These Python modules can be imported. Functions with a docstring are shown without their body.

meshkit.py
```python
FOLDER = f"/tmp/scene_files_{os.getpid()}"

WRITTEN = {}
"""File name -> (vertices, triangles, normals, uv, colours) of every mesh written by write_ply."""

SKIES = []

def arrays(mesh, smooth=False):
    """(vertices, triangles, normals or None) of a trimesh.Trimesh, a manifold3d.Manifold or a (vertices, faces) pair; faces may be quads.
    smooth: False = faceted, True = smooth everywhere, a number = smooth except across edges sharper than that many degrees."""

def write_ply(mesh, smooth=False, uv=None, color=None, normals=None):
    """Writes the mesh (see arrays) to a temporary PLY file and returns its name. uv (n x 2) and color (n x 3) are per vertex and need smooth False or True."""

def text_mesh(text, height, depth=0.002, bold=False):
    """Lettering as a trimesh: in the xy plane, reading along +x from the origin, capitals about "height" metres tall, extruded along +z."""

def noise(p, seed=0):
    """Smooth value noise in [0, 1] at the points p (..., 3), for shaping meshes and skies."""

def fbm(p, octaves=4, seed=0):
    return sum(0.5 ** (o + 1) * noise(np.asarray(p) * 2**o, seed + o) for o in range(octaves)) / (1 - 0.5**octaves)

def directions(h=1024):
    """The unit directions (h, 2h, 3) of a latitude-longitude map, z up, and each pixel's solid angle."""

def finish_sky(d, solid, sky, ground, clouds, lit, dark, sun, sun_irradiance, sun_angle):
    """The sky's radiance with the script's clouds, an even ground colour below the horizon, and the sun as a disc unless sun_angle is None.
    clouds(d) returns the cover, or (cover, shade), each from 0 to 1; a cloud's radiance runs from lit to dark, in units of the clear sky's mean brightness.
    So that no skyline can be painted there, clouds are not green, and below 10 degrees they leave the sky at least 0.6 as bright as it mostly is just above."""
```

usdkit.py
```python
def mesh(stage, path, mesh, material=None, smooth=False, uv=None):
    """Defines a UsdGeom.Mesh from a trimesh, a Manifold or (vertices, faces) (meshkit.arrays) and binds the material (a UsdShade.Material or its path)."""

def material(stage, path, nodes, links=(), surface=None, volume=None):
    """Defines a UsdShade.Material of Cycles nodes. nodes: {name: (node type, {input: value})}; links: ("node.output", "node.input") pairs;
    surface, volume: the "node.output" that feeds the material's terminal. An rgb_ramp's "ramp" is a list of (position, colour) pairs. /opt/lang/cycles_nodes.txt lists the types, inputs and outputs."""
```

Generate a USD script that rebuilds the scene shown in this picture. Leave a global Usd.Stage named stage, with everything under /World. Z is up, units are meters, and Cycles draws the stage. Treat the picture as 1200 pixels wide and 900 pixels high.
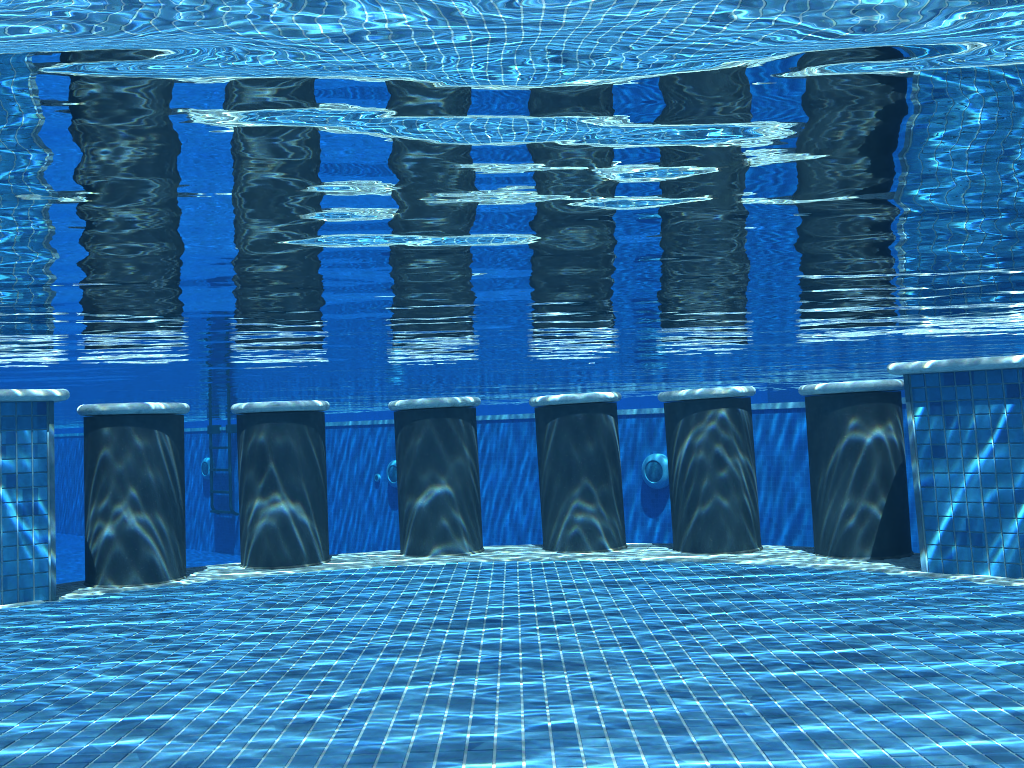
import math
import numpy as np
import trimesh
import usdkit
import meshkit
from shapely.geometry import Polygon, Point, box as sbox
from shapely.ops import unary_union
from scipy.special import erf
from scipy.spatial import Delaunay
from scipy.ndimage import gaussian_filter, map_coordinates
from concurrent.futures import ThreadPoolExecutor
from pxr import Usd, UsdGeom, UsdLux, UsdShade, Gf, Sdf, Vt

stage = Usd.Stage.CreateInMemory()
UsdGeom.Xform.Define(stage, '/World')
UsdGeom.Scope.Define(stage, '/World/Looks')
T = Sdf.ValueTypeNames

# ------------------------------------------------------------------ camera, sky, sun, exposure
EYE, PITCH, ROLL = 0.601, math.atan(50 / 1200), 0.0315
EXPOSURE = 0.85
cam = UsdGeom.Camera.Define(stage, '/World/camera')
cam.CreateHorizontalApertureAttr(36.0)
cam.CreateFocalLengthAttr(36.0)
cam.CreateClippingRangeAttr((0.05, 1000.0))
cam.CreateExposureAttr(EXPOSURE)
F = np.array([0, math.cos(PITCH), math.sin(PITCH)])
V = np.array([0, -math.sin(PITCH), math.cos(PITCH)])
X = np.array([1.0, 0, 0])
right = math.cos(ROLL) * X - math.sin(ROLL) * V
up = math.sin(ROLL) * X + math.cos(ROLL) * V
cam.AddTransformOp().Set(Gf.Matrix4d(*right, 0, *up, 0, *(-F), 0, 0, 0, EYE, 1))

SUN_ELEV = math.radians(69.5)          # the sun's height as it stands inside the water
SUN_AZ = np.array([0.07, -0.998])    # from behind the camera, a little to its right
SUN_AZ = SUN_AZ / np.linalg.norm(SUN_AZ)
to_sun = np.array([*(SUN_AZ * math.cos(SUN_ELEV)), math.sin(SUN_ELEV)])
sky = UsdLux.DomeLight.Define(stage, '/World/sky')
sky.GetPrim().SetCustomDataByKey('kind', 'structure')
m = usdkit.material(stage, '/World/Looks/sky_air', {
    's': ('sky_texture', {'sky_type': 'single_scattering', 'sun_disc': False, 'sun_elevation': SUN_ELEV,
                          'sun_rotation': math.atan2(to_sun[0], to_sun[1])}),
    'b': ('background_shader', {'strength': 0.085})}, [('s.color', 'b.color')], surface='b.background')
UsdShade.MaterialBindingAPI.Apply(sky.GetPrim()).Bind(m)
sun = UsdLux.DistantLight.Define(stage, '/World/sun')
sun.CreateNormalizeAttr(True)
sun.CreateIntensityAttr(1.2)
sun.CreateAngleAttr(0.3)
sun.CreateColorAttr(Gf.Vec3f(1.0, 0.97, 0.92))
a = np.cross([0, 0, 1.0], to_sun); a /= np.linalg.norm(a)
b = np.cross(to_sun, a)
sun.AddTransformOp().Set(Gf.Matrix4d(*a, 0, *b, 0, *to_sun, 0, 0, 0, 5, 1))

H = 0.875                            # the still water's level above the bar floor
DEEP = -1.5                          # the deep pool's floor
BX0, BX1, BY0, BY1 = -26.0, 10.0, -4.0, 40.0   # the basin


# ------------------------------------------------------------------ helpers
used = {}


def numbered(path):
    n = used.get(path, 0)
    used[path] = n + 1
    return path if n == 0 else f'{path}_{n:03d}'


def path_of(parent):
    return '/World' if parent is None else str(parent.GetPath())


def obj(name, mesh, mat, parent=None, smooth=False):
    return usdkit.mesh(stage, numbered(f'{path_of(parent)}/{name}'), mesh, mat, smooth=smooth).GetPrim()


def tag(p, label=None, category=None, group=None, kind=None):
    for k, v in (('label', label), ('category', category), ('group', group), ('kind', kind)):
        if v:
            p.SetCustomDataByKey(k, v)
    return p


def thing(name, label=None, category=None, loc=(0, 0, 0), rotz=0.0, leany=0.0, group=None, kind=None, matrix=None):
    x = UsdGeom.Xform.Define(stage, numbered('/World/' + name))
    if matrix is not None:
        x.AddTransformOp().Set(matrix)
    else:
        x.AddTranslateOp().Set(Gf.Vec3d(*map(float, loc)))
        if leany:
            x.AddRotateYOp().Set(math.degrees(leany))
        if rotz:
            x.AddRotateZOp().Set(math.degrees(rotz))
    return tag(x.GetPrim(), label, category, group, kind)


def copy_of(source, name, loc, rotz, leany, label, category, group):
    r = thing(name, label, category, loc, rotz, leany, group)
    r.GetReferences().AddInternalReference(source.GetPath())
    r.SetInstanceable(True)
    for k, v in (('label', label), ('category', category), ('group', group)):
        r.SetCustomDataByKey(k, v)
    return r


def lathe(profile, n=72):
    """profile: (r, z) points from the bottom up, closed on the axis where r = 0."""
    return trimesh.creation.revolve(np.array(profile, float), sections=n)


def box(x0, x1, y0, y1, z0, z1):
    m_ = trimesh.creation.box([x1 - x0, y1 - y0, z1 - z0])
    m_.apply_translation([(x0 + x1) / 2, (y0 + y1) / 2, (z0 + z1) / 2])
    return m_


def prism(poly, z0, z1):
    m_ = trimesh.creation.extrude_polygon(poly, z1 - z0, engine='earcut')
    m_.apply_translation([0, 0, z0])
    return m_


def tube(points, r, sides=10):
    import numpy.linalg as la
    p = np.asarray(points, float)
    t = np.gradient(p, axis=0); t /= la.norm(t, axis=1, keepdims=True)
    ref = np.array([0.31, 0.92, 0.17])
    aa = np.cross(t, ref); aa /= la.norm(aa, axis=1, keepdims=True)
    bb = np.cross(t, aa)
    ang = np.arange(sides) * 2 * np.pi / sides
    v = (p[:, None] + r * (np.cos(ang)[None, :, None] * aa[:, None] + np.sin(ang)[None, :, None] * bb[:, None])).reshape(-1, 3)
    f = []
    n = len(p)
    for i in range(n - 1):
        for j in range(sides):
            k = (j + 1) % sides
            f += [[i * sides + j, i * sides + k, (i + 1) * sides + k], [i * sides + j, (i + 1) * sides + k, (i + 1) * sides + j]]
    v = np.vstack([v, p[0], p[-1]])
    for j in range(sides):
        k = (j + 1) % sides
        f += [[n * sides, k, j], [n * sides + 1, (n - 1) * sides + j, (n - 1) * sides + k]]
    return trimesh.Trimesh(v, np.array(f), process=False)


# ------------------------------------------------------------------ materials
L = '/World/Looks/'


def tile_material(name, colours, pitch, coord, rough=0.35, mottle=0.16):
    """Glazed mosaic: one of a few blues for each tile, chosen by the tile's own place, with a cloudy glaze. coord: 'geometry' or 'object'."""
    nodes = {
        'g': ('geometry', {}) if coord == 'geometry' else ('texture_coordinate', {}),
        'div': ('vector_math', {'math_type': 'scale', 'scale': 1.0 / pitch}),
        'flr': ('vector_math', {'math_type': 'floor'}),
        'wn': ('white_noise_texture', {'dimensions': '3D'}),
        'ramp': ('rgb_ramp', {'ramp': colours, 'interpolate': False}),
        'sepc': ('separate_color', {}),
        'hs': ('hsv', {'hue': 0.5, 'saturation': 1.0}),
        'vr': ('map_range', {'from_min': 0.0, 'from_max': 1.0, 'to_min': 0.88, 'to_max': 1.12}),
        'n': ('noise_texture', {'scale': 55.0, 'detail': 4.0, 'roughness': 0.65}),
        'nr': ('map_range', {'from_min': 0.3, 'from_max': 0.7, 'to_min': 1 - mottle, 'to_max': 1 + mottle}),
        'mul': ('math', {'math_type': 'multiply'}),
        'p': ('principled_bsdf', {'roughness': rough, 'specular_ior_level': 0.15}),
    }
    src = 'g.position' if coord == 'geometry' else 'g.object'
    links = [(src, 'div.vector1'), ('div.vector', 'flr.vector1'), ('flr.vector', 'wn.vector'), ('wn.value', 'ramp.fac'),
             ('wn.color', 'sepc.color'), ('sepc.g', 'vr.value'), (src, 'n.vector'), ('n.fac', 'nr.value'),
             ('vr.result', 'mul.value1'), ('nr.result', 'mul.value2'), ('mul.value', 'hs.value'), ('ramp.color', 'hs.color'),
             ('hs.color', 'p.base_color')]
    return usdkit.material(stage, L + name, nodes, links, surface='p.BSDF')


BLUES = [(0, (0.038, 0.141, 0.262)), (0.25, (0.030, 0.117, 0.232)), (0.5, (0.047, 0.162, 0.282)), (0.78, (0.018, 0.082, 0.183)), (0.88, (0.054, 0.177, 0.294))]
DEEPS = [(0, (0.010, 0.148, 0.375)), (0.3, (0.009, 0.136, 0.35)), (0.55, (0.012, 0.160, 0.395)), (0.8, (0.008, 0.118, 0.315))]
PITCH_T = 0.0538
M_floor = tile_material('floor_mosaic', BLUES, PITCH_T, 'geometry')
M_wtile = tile_material('wall_mosaic', [(0, (0.026, 0.165, 0.32)), (0.35, (0.020, 0.140, 0.29)), (0.62, (0.034, 0.190, 0.35)), (0.86, (0.012, 0.085, 0.22))], PITCH_T, 'object')


def plain(name, c1, c2, scale, rough=0.8, detail=5.0, bump=0.0, lo=0.35, hi=0.65, spec=0.3):
    nodes = {'t': ('geometry', {}), 'n': ('noise_texture', {'scale': scale, 'detail': detail, 'roughness': 0.6}),
             'r': ('rgb_ramp', {'ramp': [(lo, c1), (hi, c2)]}), 'p': ('principled_bsdf', {'roughness': rough, 'specular_ior_level': spec})}
    links = [('t.position', 'n.vector'), ('n.fac', 'r.fac'), ('r.color', 'p.base_color')]
    if bump:
        nodes['b'] = ('bump', {'strength': 0.5, 'distance': bump})
        links += [('n.fac', 'b.height'), ('b.normal', 'p.normal')]
    return usdkit.material(stage, L + name, nodes, links, surface='p.BSDF')


M_grout = plain('grout', (0.17, 0.26, 0.30), (0.24, 0.33, 0.37), 30, 0.9)
M_trim = plain('corner_trim', (0.04, 0.10, 0.15), (0.09, 0.15, 0.19), 22, 0.8)
M_column = usdkit.material(stage, L + 'charcoal_render', {
    't': ('geometry', {}), 'mp': ('mapping', {'scale': (1.0, 1.0, 0.35)}), 'n': ('noise_texture', {'scale': 11.0, 'detail': 7.0, 'roughness': 0.62}),
    'r': ('rgb_ramp', {'ramp': [(0.30, (0.017, 0.030, 0.041)), (0.5, (0.026, 0.043, 0.055)), (0.68, (0.036, 0.056, 0.069))]}),
    'f': ('noise_texture', {'scale': 160.0, 'detail': 2.0}), 'fr': ('rgb_ramp', {'ramp': [(0.66, (0, 0, 0)), (0.74, (1, 1, 1))]}),
    'mx': ('mix_color', {'b': (0.085, 0.095, 0.095)}), 'b': ('bump', {'strength': 0.6, 'distance': 0.0012}),
    'p': ('principled_bsdf', {'roughness': 0.8, 'specular_ior_level': 0.25})},
    [('t.position', 'mp.vector'), ('mp.vector', 'n.vector'), ('n.fac', 'r.fac'), ('t.position', 'f.vector'), ('f.fac', 'fr.fac'), ('fr.color', 'mx.fac'),
     ('r.color', 'mx.a'), ('mx.result', 'p.base_color'), ('f.fac', 'b.height'), ('b.normal', 'p.normal')], surface='p.BSDF')
M_collar = plain('stained_mortar', (0.05, 0.05, 0.045), (0.13, 0.12, 0.10), 30, 0.9, bump=0.002)
M_stone = plain('edge_stone', (0.24, 0.27, 0.27), (0.44, 0.47, 0.46), 26, 0.85, bump=0.002)
M_steel = plain('ladder_steel', (0.006, 0.010, 0.016), (0.012, 0.018, 0.026), 20, 0.7)
M_lamp = plain('lamp_housing', (0.12, 0.32, 0.42), (0.20, 0.44, 0.52), 12, 0.5)
M_lens = plain('lamp_lens', (0.02, 0.08, 0.13), (0.05, 0.16, 0.22), 28, 0.2)
M_deep = tile_material('deep_floor_mosaic', [(0, (0.02, 0.085, 0.24)), (0.4, (0.016, 0.075, 0.21)), (0.7, (0.022, 0.095, 0.26))], PITCH_T, 'geometry')

# veined pale marble for the seat tops and the caps of the walls
M_marble = usdkit.material(stage, L + 'veined_marble', {
    't': ('geometry', {}), 'mp': ('mapping', {'scale': (1.0, 1.4, 2.0), 'rotation': (0.3, 0.2, 0.6)}),
    'n': ('noise_texture', {'scale': 9.0, 'detail': 6.0, 'roughness': 0.62, 'distortion': 1.6}),
    'r': ('rgb_ramp', {'ramp': [(0.30, (0.22, 0.26, 0.27)), (0.42, (0.42, 0.46, 0.47)), (0.50, (0.50, 0.54, 0.54)), (0.58, (0.36, 0.40, 0.42)), (0.70, (0.52, 0.56, 0.56))]}),
    'p': ('principled_bsdf', {'roughness': 0.5, 'specular_ior_level': 0.2})},
    [('t.position', 'mp.vector'), ('mp.vector', 'n.vector'), ('n.fac', 'r.fac'), ('r.color', 'p.base_color')], surface='p.BSDF')

# the far walls: mosaic too far off to be built tile by tile
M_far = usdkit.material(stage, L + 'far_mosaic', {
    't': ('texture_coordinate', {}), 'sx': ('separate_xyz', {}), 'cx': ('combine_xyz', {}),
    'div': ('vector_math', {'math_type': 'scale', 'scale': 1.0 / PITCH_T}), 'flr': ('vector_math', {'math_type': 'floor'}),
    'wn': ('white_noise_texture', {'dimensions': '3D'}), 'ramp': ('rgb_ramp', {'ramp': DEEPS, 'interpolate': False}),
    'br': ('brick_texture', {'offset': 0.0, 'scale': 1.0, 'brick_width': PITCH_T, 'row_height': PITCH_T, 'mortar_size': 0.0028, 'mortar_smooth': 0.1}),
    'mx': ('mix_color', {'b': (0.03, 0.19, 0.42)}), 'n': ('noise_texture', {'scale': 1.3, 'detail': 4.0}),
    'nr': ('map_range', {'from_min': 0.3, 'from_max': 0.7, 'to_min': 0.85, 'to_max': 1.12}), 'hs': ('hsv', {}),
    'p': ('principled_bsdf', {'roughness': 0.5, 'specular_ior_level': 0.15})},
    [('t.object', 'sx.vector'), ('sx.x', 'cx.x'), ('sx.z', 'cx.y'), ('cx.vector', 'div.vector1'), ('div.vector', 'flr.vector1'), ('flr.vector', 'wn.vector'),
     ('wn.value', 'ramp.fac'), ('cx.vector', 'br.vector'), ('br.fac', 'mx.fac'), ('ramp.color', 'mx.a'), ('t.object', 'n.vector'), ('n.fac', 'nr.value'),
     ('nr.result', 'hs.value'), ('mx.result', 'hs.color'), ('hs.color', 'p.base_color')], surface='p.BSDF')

# ------------------------------------------------------------------ the water: one rippled surface
rng = np.random.default_rng(11)
waves = []                           # (kx, ky, amplitude, phase, share of it near the bar, share of it far out by the pool wall)


def add_wave(lam, ang, slope, phase, near_by=1.0, far_off=1.0):
    k = 2 * math.pi / lam
    waves.append((k * math.sin(ang), k * math.cos(ang), slope / k, phase, near_by, far_off))


# one low swell running towards the stools: its steep near side (centre, width, slope) and its long back
SWELL = ((0.935, 0.15, 0.062), (2.1, 0.7, -0.009))
# two small steep swirls close by: (x, y, width across, width along, slope)
SWIRLS = ((-0.29, 0.700, 0.11, 0.035, 0.075), (0.273, 0.745, 0.06, 0.035, 0.075))
add_wave(0.83, 0.35, 0.006, 1.0)
add_wave(1.7, -0.5, 0.008, 2.2)
for lam0, lam1, n, rms, spread, nb, fo in ((0.40, 0.65, 7, 0.010, 0.5, 1, 0.6), (0.18, 0.32, 12, 0.024, 0.20, 1, 0.25), (0.11, 0.17, 12, 0.013, 0.42, 1, 0.6),
                                           (0.06, 0.10, 14, 0.0075, 0.8, 1, 0.3), (0.03, 0.05, 16, 0.0062, 0.5, 1, 0), (0.085, 0.19, 20, 0.020, 9.0, 0.05, 1)):
    for i in range(n):
        lam = math.exp(rng.uniform(math.log(lam0), math.log(lam1)))
        ang = -0.10 + rng.normal(0, spread) + (math.pi if rng.random() < 0.4 else 0)
        add_wave(lam, ang, rms * math.sqrt(2.0 / n), rng.uniform(0, 2 * math.pi), nb, fo)
waves = np.array(waves)


def height(x, y, grad=False):
    h = np.zeros(np.broadcast(x, y).shape)
    gx, gy = (np.zeros_like(h), np.zeros_like(h)) if grad else (None, None)
    t = np.clip((y - 5.5) / 3.0, 0, 1)
    t = t * t * (3 - 2 * t)
    calm = np.clip((y - 1.05) / 1.8, 0, 1)
    calm = 0.22 + 0.78 * calm * calm * (3 - 2 * calm)      # the finest ripples die away in the bar's sheltered near water
    u = y - 0.085 * x
    for c0, wd, sl in SWELL:
        if grad:
            g_ = sl * np.exp(-((u - c0) / wd) ** 2)
            gx += -0.085 * g_
            gy += g_
        else:
            h += sl * wd * 0.8862 * erf((u - c0) / wd)
    for x0, y0, wx, wy, sl in SWIRLS:
        ex_, a_ = np.exp(-((x - x0) / wx) ** 2), (y - y0) / wy
        b_ = ex_ * sl * np.exp(-a_ ** 2)
        if grad:
            gx += -2 * (x - x0) / wx ** 2 * b_ * (y - y0)
            gy += b_ * (1 - 2 * a_ ** 2)
        else:
            h += b_ * (y - y0)
    for kx, ky, amp, ph, nb, fo in waves:
        q = kx * x + ky * y + ph
        w = amp * (nb + (fo - nb) * t)
        if kx * kx + ky * ky > 2500:
            w = w * calm
        if grad:
            c = np.cos(q) * w
            gx += kx * c
            gy += ky * c
        else:
            h += w * np.sin(q)
    return (gx, gy) if grad else h


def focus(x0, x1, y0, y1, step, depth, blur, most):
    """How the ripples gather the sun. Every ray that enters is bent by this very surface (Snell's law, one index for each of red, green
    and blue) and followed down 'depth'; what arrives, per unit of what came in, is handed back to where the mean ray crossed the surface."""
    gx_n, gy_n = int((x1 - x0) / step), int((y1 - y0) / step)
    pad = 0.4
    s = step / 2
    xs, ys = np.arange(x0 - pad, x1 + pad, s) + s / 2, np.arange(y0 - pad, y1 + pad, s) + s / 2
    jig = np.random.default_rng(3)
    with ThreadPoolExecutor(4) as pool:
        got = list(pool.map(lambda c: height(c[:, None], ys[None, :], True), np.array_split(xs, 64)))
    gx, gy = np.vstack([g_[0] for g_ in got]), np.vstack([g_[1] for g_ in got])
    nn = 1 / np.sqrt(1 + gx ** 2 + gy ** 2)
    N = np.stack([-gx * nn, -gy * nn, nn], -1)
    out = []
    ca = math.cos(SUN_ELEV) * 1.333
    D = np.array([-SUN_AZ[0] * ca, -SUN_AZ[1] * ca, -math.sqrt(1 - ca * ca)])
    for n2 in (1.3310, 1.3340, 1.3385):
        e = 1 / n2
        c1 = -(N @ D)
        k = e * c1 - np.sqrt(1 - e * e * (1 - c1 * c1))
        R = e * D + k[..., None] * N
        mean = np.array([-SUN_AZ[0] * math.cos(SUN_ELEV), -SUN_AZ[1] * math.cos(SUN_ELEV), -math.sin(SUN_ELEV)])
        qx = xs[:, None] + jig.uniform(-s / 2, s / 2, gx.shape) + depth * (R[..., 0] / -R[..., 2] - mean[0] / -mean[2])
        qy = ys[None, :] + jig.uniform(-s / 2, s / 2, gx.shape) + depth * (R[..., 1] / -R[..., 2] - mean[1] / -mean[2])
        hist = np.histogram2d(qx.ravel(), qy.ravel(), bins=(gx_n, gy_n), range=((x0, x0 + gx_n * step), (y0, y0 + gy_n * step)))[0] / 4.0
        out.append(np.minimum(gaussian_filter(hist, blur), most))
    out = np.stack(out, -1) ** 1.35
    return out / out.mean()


def look_up(field, x0, y0, step, x, y):
    i, j = (x - x0) / step - 0.5, (y - y0) / step - 0.5
    return np.stack([map_coordinates(field[..., k], [i.ravel(), j.ravel()], order=1, mode='nearest').reshape(i.shape) for k in range(3)], -1)


def grid(x0, x1, y0, y1, step):
    gx_, gy_ = np.meshgrid(np.arange(x0, x1, step), np.arange(y0, y1, step), indexing='ij')
    return np.stack([gx_.ravel(), gy_.ravel()], -1)


def on_view(p, grow):
    """Inside the stretch of water between the bar walls, where the ripples are large in the picture."""
    return (p[:, 1] > 0.55 - grow) & (p[:, 1] < 5.25 + grow) & (np.abs(p[:, 0]) < np.minimum(0.55 * p[:, 1] + 0.35, 2.3) + grow)


# the pool wall's line, needed here because the surface in front of it is meshed finely
wa, wb = np.array([6.2, 7.23]), np.array([-24.0, 36.74])
wdir = (wb - wa) / np.linalg.norm(wb - wa)
wnorm = np.array([-wdir[1], wdir[0]]) * (1 if np.array([-wdir[1], wdir[0]]) @ wa < 0 else -1)   # towards the bar


def by_wall(p, grow):
    along, off = (p - wa) @ wdir, (p - wa) @ wnorm
    return (along > 3.0 - grow) & (along < 24.5 + grow) & (off > -0.12 - grow) & (off < 1.1 + grow)


P1 = grid(-2.4, 2.4, 0.5, 5.3, 0.0047)
P1 = P1[on_view(P1, 0)]
q = grid(3.0, 24.5, -0.12, 1.1, 0.016)
P2 = wa + q[:, :1] * wdir + q[:, 1:] * wnorm
P3 = grid(-12.0, 5.0, -1.5, 25.0, 0.07)
P3 = P3[~on_view(P3, 0.03) & ~by_wall(P3, 0.03)]
P4 = grid(BX0, BX1, BY0, BY1, 0.6)
P4 = P4[(P4[:, 0] < -12.2) | (P4[:, 0] > 5.2) | (P4[:, 1] < -1.7) | (P4[:, 1] > 25.2)]
jit = np.random.default_rng(8)
P = np.vstack([p + jit.uniform(-0.12, 0.12, p.shape) * st for p, st in ((P1, 0.0047), (P2, 0.016), (P3, 0.07), (P4, 0.3))])
ex = np.linspace(BX0, BX1, 61)
ey = np.linspace(BY0, BY1, 71)
P = np.vstack([P[(P[:, 0] > BX0 + 0.05) & (P[:, 0] < BX1 - 0.05) & (P[:, 1] > BY0 + 0.05) & (P[:, 1] < BY1 - 0.05)],
               np.stack([ex, ex * 0 + BY0], -1), np.stack([ex, ex * 0 + BY1], -1),
               np.stack([ey[1:-1] * 0 + BX0, ey[1:-1]], -1), np.stack([ey[1:-1] * 0 + BX1, ey[1:-1]], -1)])
wf = Delaunay(P).simplices
cr = np.cross(P[wf[:, 1]] - P[wf[:, 0]], P[wf[:, 2]] - P[wf[:, 0]])
wf = np.where((cr < 0)[:, None], wf[:, ::-1], wf)
PX, PY = P[:, 0], P[:, 1]
PZ = H + height(PX, PY)
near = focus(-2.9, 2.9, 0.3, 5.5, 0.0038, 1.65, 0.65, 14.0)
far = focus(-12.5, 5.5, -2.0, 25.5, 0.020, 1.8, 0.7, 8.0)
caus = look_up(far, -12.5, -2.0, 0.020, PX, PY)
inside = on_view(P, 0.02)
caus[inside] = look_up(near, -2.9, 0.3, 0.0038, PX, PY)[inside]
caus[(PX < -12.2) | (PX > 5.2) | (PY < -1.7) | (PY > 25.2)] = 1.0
M_water = usdkit.material(stage, L + 'rippled_water', {
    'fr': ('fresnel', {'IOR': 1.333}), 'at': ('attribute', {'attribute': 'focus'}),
    'tr': ('transparent_bsdf', {}), 'gl': ('glossy_bsdf', {'color': (1, 1, 1), 'roughness': 0.0}),
    'g': ('geometry', {}), 'mp': ('mapping', {'scale': (9.0, 16.0, 1.0)}), 'n': ('noise_texture', {'scale': 1.0, 'detail': 2.0, 'roughness': 0.5}),
    'b': ('bump', {'strength': 1.0, 'distance': 0.0006}),
    'mx': ('mix_closure', {})},
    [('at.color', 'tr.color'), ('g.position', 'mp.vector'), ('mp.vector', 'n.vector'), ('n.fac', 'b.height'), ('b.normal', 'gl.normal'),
     ('fr.fac', 'mx.fac'), ('tr.BSDF', 'mx.closure1'), ('gl.BSDF', 'mx.closure2')], surface='mx.closure')
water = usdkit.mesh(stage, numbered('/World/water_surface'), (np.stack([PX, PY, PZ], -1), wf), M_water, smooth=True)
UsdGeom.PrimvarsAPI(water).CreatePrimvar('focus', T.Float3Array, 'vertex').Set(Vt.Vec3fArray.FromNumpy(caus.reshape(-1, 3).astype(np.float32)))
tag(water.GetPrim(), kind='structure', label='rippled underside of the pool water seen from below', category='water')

# ------------------------------------------------------------------ the basin
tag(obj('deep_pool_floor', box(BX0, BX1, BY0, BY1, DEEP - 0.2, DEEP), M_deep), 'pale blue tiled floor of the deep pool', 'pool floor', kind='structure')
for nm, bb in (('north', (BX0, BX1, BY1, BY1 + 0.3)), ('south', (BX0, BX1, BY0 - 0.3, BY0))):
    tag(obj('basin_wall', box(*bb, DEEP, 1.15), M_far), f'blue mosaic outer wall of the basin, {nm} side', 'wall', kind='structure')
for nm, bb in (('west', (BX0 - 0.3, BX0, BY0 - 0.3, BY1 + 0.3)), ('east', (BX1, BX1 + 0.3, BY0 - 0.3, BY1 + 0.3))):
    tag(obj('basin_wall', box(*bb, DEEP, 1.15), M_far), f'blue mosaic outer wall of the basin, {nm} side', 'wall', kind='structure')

# the long pool wall behind the stools, its pale cap a little under water; local x runs along it, local -y faces the camera
WT = EYE + 0.16
Wang = math.atan2(wdir[1], wdir[0]) + math.pi          # local +x from the far left end back to the right
wall_len = float(np.linalg.norm(wb - wa))


def wall_frame(origin):
    c, s = math.cos(Wang), math.sin(Wang)
    return Gf.Matrix4d(c, s, 0, 0, -s, c, 0, 0, 0, 0, 1, 0, float(origin[0]), float(origin[1]), 0, 1)


w = thing('pool_wall', 'long blue mosaic pool wall behind the stools with a pale cap line', 'wall', matrix=wall_frame(wb))
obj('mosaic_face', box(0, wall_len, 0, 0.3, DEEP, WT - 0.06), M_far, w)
obj('wall_cap', box(0, wall_len, -0.012, 0.33, WT - 0.06, WT), M_marble, w)


def on_wall(px, py, out=0.0):
    """The point of the pool wall's face that the sight line through the pixel meets, moved 'out' metres off the wall."""
    x2, v2 = (px - 600) / 1200, (450 - py) / 1200
    d = F + math.cos(ROLL) * (x2 * X + v2 * V) + math.sin(ROLL) * (v2 * X - x2 * V)
    n = np.array([wdir[1], -wdir[0]])
    n = n if n @ wa < 0 else -n
    t = (wa @ n) / (d[:2] @ n)
    q = d * t
    return np.array([q[0] + n[0] * out, q[1] + n[1] * out, q[2] + EYE])


def lamp(name, px, py, r, label, category, group):
    q = on_wall(px, py)
    t = thing(name, label, category, matrix=wall_frame(q[:2]), group=group)
    turn = trimesh.transformations.rotation_matrix(math.pi / 2, [1, 0, 0])       # lathe axis +z becomes -y
    ring = lathe([(0, 0), (r, 0), (r, .25 * r), (.97 * r, .34 * r), (.88 * r, .42 * r), (.70 * r, .50 * r), (.64 * r, .50 * r), (.62 * r, .44 * r), (0, .44 * r)], 48)
    lens = lathe([(0, .44 * r + .002), (.61 * r, .44 * r + .002), (.57 * r, .47 * r), (.3 * r, .52 * r), (0, .54 * r)], 48)
    for nm, mm, mat in (('housing', ring, M_lamp), ('lens', lens, M_lens)):
        mm.apply_transform(turn)
        mm.apply_translation([0, 0, q[2]])
        obj(nm, mm, mat, t, smooth=35)
    return t


lamp('pool_light', 772, 552, 0.200, 'round underwater pool light with pale ring and dark face, left of the fifth stool', 'pool light', 'round lights on the pool wall')
lamp('pool_light', 467, 555, 0.200, 'round underwater pool light mostly hidden behind the third stool', 'pool light', 'round lights on the pool wall')
lamp('pool_light', 246, 549, 0.200, 'round underwater pool light behind the ladder', 'pool light', 'round lights on the pool wall')
lamp('water_inlet', 443, 560, 0.062, 'small round pale water inlet on the pool wall left of the third stool', 'inlet', None)

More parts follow.
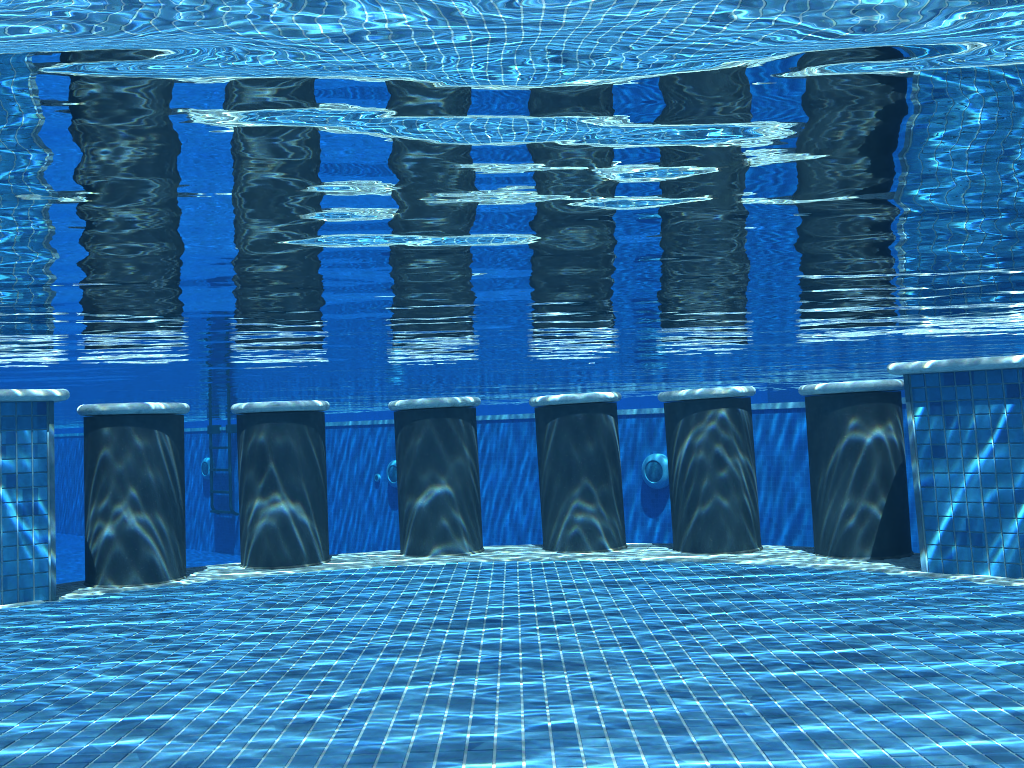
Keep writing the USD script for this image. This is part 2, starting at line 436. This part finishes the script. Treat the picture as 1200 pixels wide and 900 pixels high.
# the ladder hung on the pool wall behind the second stool
q0 = on_wall(257, 540)
lad = thing('pool_ladder', 'dark steel pool ladder on the far wall left of the second stool', 'ladder', matrix=wall_frame(q0[:2]))
LW = 0.64
zb = EYE - 1.38
for i, x in enumerate((0.0, LW)):
    pts = [(x, -0.16, z) for z in np.linspace(1.45, zb + 0.16, 24)] + [(x, -0.16 + 0.14 * (1 - math.cos(t)), zb + 0.16 - 0.16 * math.sin(t)) for t in np.linspace(0.2, math.pi / 2, 8)]
    pts = [(x, 0.32 - 0.48 * math.cos(t) * 0 + 0, 1.45) for t in ()] + pts
    obj('rail', tube(pts, 0.028, 12), M_steel, lad, smooth=60)
    obj('wall_anchor', box(x - 0.06, x + 0.06, -0.19, 0.02, WT - 0.12, WT + 0.035), M_steel, lad)
for z in (EYE - 0.21, EYE - 0.60, EYE - 0.99, EYE - 1.34):
    obj('rung', box(0.0, LW, -0.20, -0.12, z - 0.02, z + 0.02), M_steel, lad)

# ------------------------------------------------------------------ the bar's floor: a raised round platform
CEN = np.array([-0.045, 2.77])
R_IN, R_OUT = 1.875, 2.425
ICEN, IR = np.array([-0.154, 2.483]), 2.15
platform = unary_union([Point(*CEN).buffer(R_OUT, quad_segs=64), sbox(-6, BY0, 6, 3.0)])
inner_disc = Point(*ICEN).buffer(IR, quad_segs=64)
band = Point(*CEN).buffer(R_OUT + 0.012, quad_segs=64).difference(inner_disc)
tiled = platform.difference(Point(*CEN).buffer(R_OUT + 0.1).difference(inner_disc).intersection(sbox(-6, 3.0, 6, 8)))
floor = thing('bar_floor', 'blue mosaic floor of the sunken bar running up to the stools', 'floor', kind='structure')
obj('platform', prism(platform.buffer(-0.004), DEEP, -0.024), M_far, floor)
obj('grout_bed', prism(tiled.buffer(-0.003), -0.023, -0.0022), M_grout, floor)


def tile_mesh(cx, cy, half, z0, z1, bev=0.0016):
    """Flat squares with a bevelled edge, as one array of boxes without bottoms."""
    n = len(cx)
    sq = np.array([[-1, -1], [1, -1], [1, 1], [-1, 1]], float)
    lowr = np.concatenate([sq * half, np.full((4, 1), z0)], 1)
    upr = np.concatenate([sq * (half - bev), np.full((4, 1), z1)], 1)
    base = np.vstack([lowr, upr])
    v = base[None] + np.stack([cx, cy, np.zeros(n)], -1)[:, None, :]
    f = np.array([[4, 5, 6], [4, 6, 7]] + [t for i in range(4) for t in ([i, (i + 1) % 4, 4 + (i + 1) % 4], [i, 4 + (i + 1) % 4, 4 + i])])
    return v, f


tx = np.arange(-74, 75)
ty = np.arange(-40, 98)
TX, TY = np.meshgrid(tx, ty)
cx, cy = (TX.ravel() + 0.5) * PITCH_T, (TY.ravel() + 0.5) * PITCH_T
from shapely import contains_xy
keep = contains_xy(tiled.buffer(-0.028), cx, cy)
cx, cy = cx[keep], cy[keep]
hz = np.random.default_rng(5).uniform(-0.0006, 0.0006, len(cx))
tilt = np.random.default_rng(6).normal(0, 0.0003, (len(cx), 2))
tv, tf = tile_mesh(cx, cy, 0.0250, -0.004, 0.0)
tv[:, 4:, 2] += (hz[:, None] + tilt[:, :1] * np.array([-1, 1, 1, -1]) + tilt[:, 1:] * np.array([-1, -1, 1, 1]))
visible = (cy > 1.72) & (np.abs(cx - 0.01) < cy * 0.52 + 0.03)
order = np.argsort(np.where(visible, cy, 1e9))[:300]
mask = np.zeros(len(cx), bool); mask[order] = True
for i in order:
    obj('tile', (tv[i], tf), M_floor, floor)
rest = np.nonzero(~mask)[0]
rv = tv[rest].reshape(-1, 3)
rf = (tf[None] + 8 * np.arange(len(rest))[:, None, None]).reshape(-1, 3)
tag(obj('mosaic_tiles', (rv, rf), M_floor, floor), kind='stuff')

# ribbed edge stones: the band the stools stand on, in wedge-shaped pieces
edge = thing('edge_stones', 'pale ribbed stone edging along the rim of the bar floor under the stools', 'edging', kind='structure')


def ray_r(ang):
    """Where the band begins in the direction ang from CEN: on the circle of the inner edge."""
    d = np.array([math.cos(ang), math.sin(ang)])
    o = CEN - ICEN
    bq = o @ d
    return -bq + math.sqrt(bq * bq - (o @ o - IR * IR))


n_st = 15
angs = np.linspace(math.radians(3), math.radians(177), n_st + 1)
ribs = 8
for a0, a1 in zip(angs[:-1], angs[1:]):
    g = 0.0010 / R_OUT
    rows = np.linspace(a0 + g, a1 - g, 9)
    prof = []                                # (share of the way from inner to outer edge, z)
    for k in range(ribs):
        u0, u1 = k / ribs, (k + 1) / ribs
        e = (u1 - u0)
        prof += [(u0 + 0.02 * e, -0.012), (u0 + 0.10 * e, 0.005), (u0 + 0.66 * e, 0.005), (u0 + 0.74 * e, -0.012)]
    prof = [(0, -0.02), (0, -0.001)] + prof + [(0.99, 0.003), (1.0, -0.004), (1.0, -0.05)]
    v = []
    for an in rows:
        r0 = ray_r(an)
        r1 = R_OUT + 0.015
        for u, z in prof:
            r = r0 + (r1 - r0) * u
            v.append((CEN[0] + r * math.cos(an), CEN[1] + r * math.sin(an), z))
    m_ = len(prof)
    f = []
    for i in range(len(rows) - 1):
        for j in range(m_ - 1):
            p = i * m_ + j
            f += [[p, p + 1, p + m_ + 1], [p, p + m_ + 1, p + m_]]
    f = np.array(f)[:, ::-1]
    caps = []
    for i in (0, len(rows) - 1):
        for j in range(1, m_ - 1):
            caps.append([i * m_, i * m_ + j, i * m_ + j + 1] if i == 0 else [i * m_, i * m_ + j + 1, i * m_ + j])
    mm = trimesh.Trimesh(np.array(v), np.vstack([f, caps]), process=False)
    if mm.face_normals[0:40, 2].sum() < 0:
        mm.invert()
    obj('edge_stone', mm, M_stone, edge)

# ------------------------------------------------------------------ the stools
SH, SR, RIM = 0.7466, 0.200, 0.2257
stools = [(-1.610, 4.350, 0.004, 'charcoal round bar stool leftmost in the row, beside the left bar wall'),
          (-1.073, 4.766, -0.009, 'charcoal cylindrical bar stool right beside the pool ladder, second from the left'),
          (-0.365, 5.000, -0.022, 'charcoal round bar stool right of the small inlet, third from the left'),
          (0.327, 4.985, -0.031, 'charcoal cylindrical bar stool in the middle of the row, fourth from the left'),
          (0.928, 4.780, -0.031, 'charcoal cylindrical bar stool just right of the round pool light, fifth from the left'),
          (1.497, 4.470, -0.020, 'charcoal cylindrical bar stool partly hidden by the right bar wall, rightmost of the row')]
GROUP = 'bar stools along the edge of the sunken bar'
x, y, lean, lab = stools[0]
st0 = thing('bar_stool', lab, 'bar stool', (x, y, 0.0), 0.0, lean, GROUP)
obj('column', lathe([(0, 0.004), (SR, 0.004), (SR, 0.30), (SR, 0.5), (SR, SH - 0.05), (0, SH - 0.05)], 96), M_column, st0, smooth=40)
obj('base_collar', lathe([(0, 0.0), (SR + 0.007, 0.0), (SR + 0.006, 0.008), (SR + 0.002, 0.013), (0, 0.013)], 64), M_collar, st0, smooth=30)
th = 0.0225
top = [(0, SH - 2 * th), (RIM - th, SH - 2 * th)] + [(RIM - th + th * math.cos(t), SH - th + th * math.sin(t)) for t in np.linspace(-math.pi / 2 + 0.2, math.pi / 2, 14)] + [(0, SH)]
obj('seat_top', lathe(top, 96), M_marble, st0, smooth=35)
for i, (x, y, lean, lab) in enumerate(stools[1:]):
    copy_of(st0, 'bar_stool', (x, y, 0.0), (i + 1) * 1.1, 0, lab, 'bar stool', GROUP).GetAttribute('xformOp:rotateZ')
    pr = stage.GetPrimAtPath(f'/World/bar_stool_{i + 1:03d}')
    xf = UsdGeom.Xformable(pr)
    xf.ClearXformOpOrder()
    xf.AddTransformOp().Set(Gf.Matrix4d(Gf.Rotation(Gf.Vec3d(0, 0, 1), math.degrees((i + 1) * 1.1)) * Gf.Rotation(Gf.Vec3d(0, 1, 0), math.degrees(lean)), Gf.Vec3d(x, y, 0.0)))


# ------------------------------------------------------------------ the two low bar walls, tiled, with marble caps
def bar_wall(name, label, corner, direction, length, lean):
    """Local x runs along the front from the corner, local z up; the front is at local y = 0 and faces local -y."""
    d = np.array(direction, float); d /= np.linalg.norm(d)
    flip = 1.0
    n = np.array([d[1], -d[0]])                                   # local -y
    if n @ -np.array(corner) < 0:
        flip = -1.0
    # keep the frame right handed: for the left wall the front runs along local -x
    ex = d * flip
    ey = np.array([-ex[1], ex[0]])
    t = thing(name, label, 'wall', matrix=Gf.Matrix4d(ex[0], ex[1], 0, 0, ey[0], ey[1], 0, 0, 0, 0, 1, 0, corner[0], corner[1], 0, 1))
    ztop, depth, s = 0.80, 0.42, flip

    def put(nm, mesh, mat, **kw):                                 # the end of the wall overhangs a little: its uprights are not quite plumb
        v, f, _ = meshkit.arrays(mesh)
        v[:, 0] -= s * lean * v[:, 2]
        obj(nm, trimesh.Trimesh(v, f, process=False), mat, t, **kw)

    xs = sorted((0.0, s * length))
    put('wall_core', box(xs[0], xs[1], 0.004, depth, -0.02, ztop - 0.045), M_grout)
    xt = sorted((-s * 0.004, s * 0.013))
    put('corner_trim', box(xt[0], xt[1], -0.006, 0.02, 0.0, ztop - 0.046), M_trim)
    rr = np.random.default_rng(7 + int(flip))
    i = 0
    nz = 14
    pz = (ztop - 0.046) / nz
    x0 = 0.018
    while x0 + PITCH_T < length and i < 21:
        for k in range(nz):
            a_, b_ = sorted((s * (x0 + 0.0022), s * (x0 + PITCH_T - 0.0022)))
            dy = rr.uniform(-0.0006, 0.0006)
            z0, z1 = k * pz + 0.0020, (k + 1) * pz - 0.0020
            bv = 0.0015
            v = [(a_, 0.004, z0), (b_, 0.004, z0), (b_, 0.004, z1), (a_, 0.004, z1),
                 (a_ + bv, dy, z0 + bv), (b_ - bv, dy, z0 + bv), (b_ - bv, dy, z1 - bv), (a_ + bv, dy, z1 - bv)]
            f = [[4, 5, 6], [4, 6, 7]] + [q for c in range(4) for q in ([c, (c + 1) % 4, 4 + (c + 1) % 4], [c, 4 + (c + 1) % 4, 4 + c])]
            put('tile', (np.array(v), np.array(f)), M_wtile)
        i += 1
        x0 += PITCH_T + (0.0022 if i % 4 == 0 else 0)
    # the cap: a slab with a rounded nose all round
    lo, hi = sorted((-s * 0.058, s * length))
    slab = sbox(lo + 0.022, -0.040 + 0.022, hi - 0.022, depth + 0.03).buffer(0.001)
    layers = []
    zc, hh = ztop - 0.023, 0.022
    rings = []
    for tt in np.linspace(-math.pi / 2, math.pi / 2, 11):
        rings.append((slab.buffer(hh * math.cos(tt), quad_segs=12) if math.cos(tt) > 1e-3 else slab, zc + hh * math.sin(tt)))
    import manifold3d as m3
    pts = np.vstack([np.column_stack([np.array(g_.exterior.coords), np.full(len(g_.exterior.coords), z_)]) for g_, z_ in rings])
    hull = m3.Manifold.hull_points(pts)
    put('wall_cap', hull, M_marble, smooth=40)
    return t


bar_wall('bar_wall', 'low blue tiled bar wall with marble cap at the left edge', (-1.755, 3.905), (-0.84, -0.54), 1.25, 0.0)
bar_wall('bar_wall', 'low blue tiled bar wall with marble cap at the right edge', (1.530, 3.895), (0.78, -0.62), 1.25, 0.045)

# ------------------------------------------------------------------ the body of water: even, blue, all round
hz_ = box(BX0 - 0.6, BX1 + 0.6, BY0 - 0.6, BY1 + 0.6, DEEP - 1.2, 1.5)
M_haze = usdkit.material(stage, L + 'water_body', {'v': ('principled_volume', {'density': 0.17, 'color': (0.007, 0.026, 0.053), 'absorption_color': (0.0, 0.58, 0.90)})}, [], volume='v.volume')
tag(obj('haze', hz_, M_haze), 'even blue haze of the pool water', 'haze', kind='stuff')
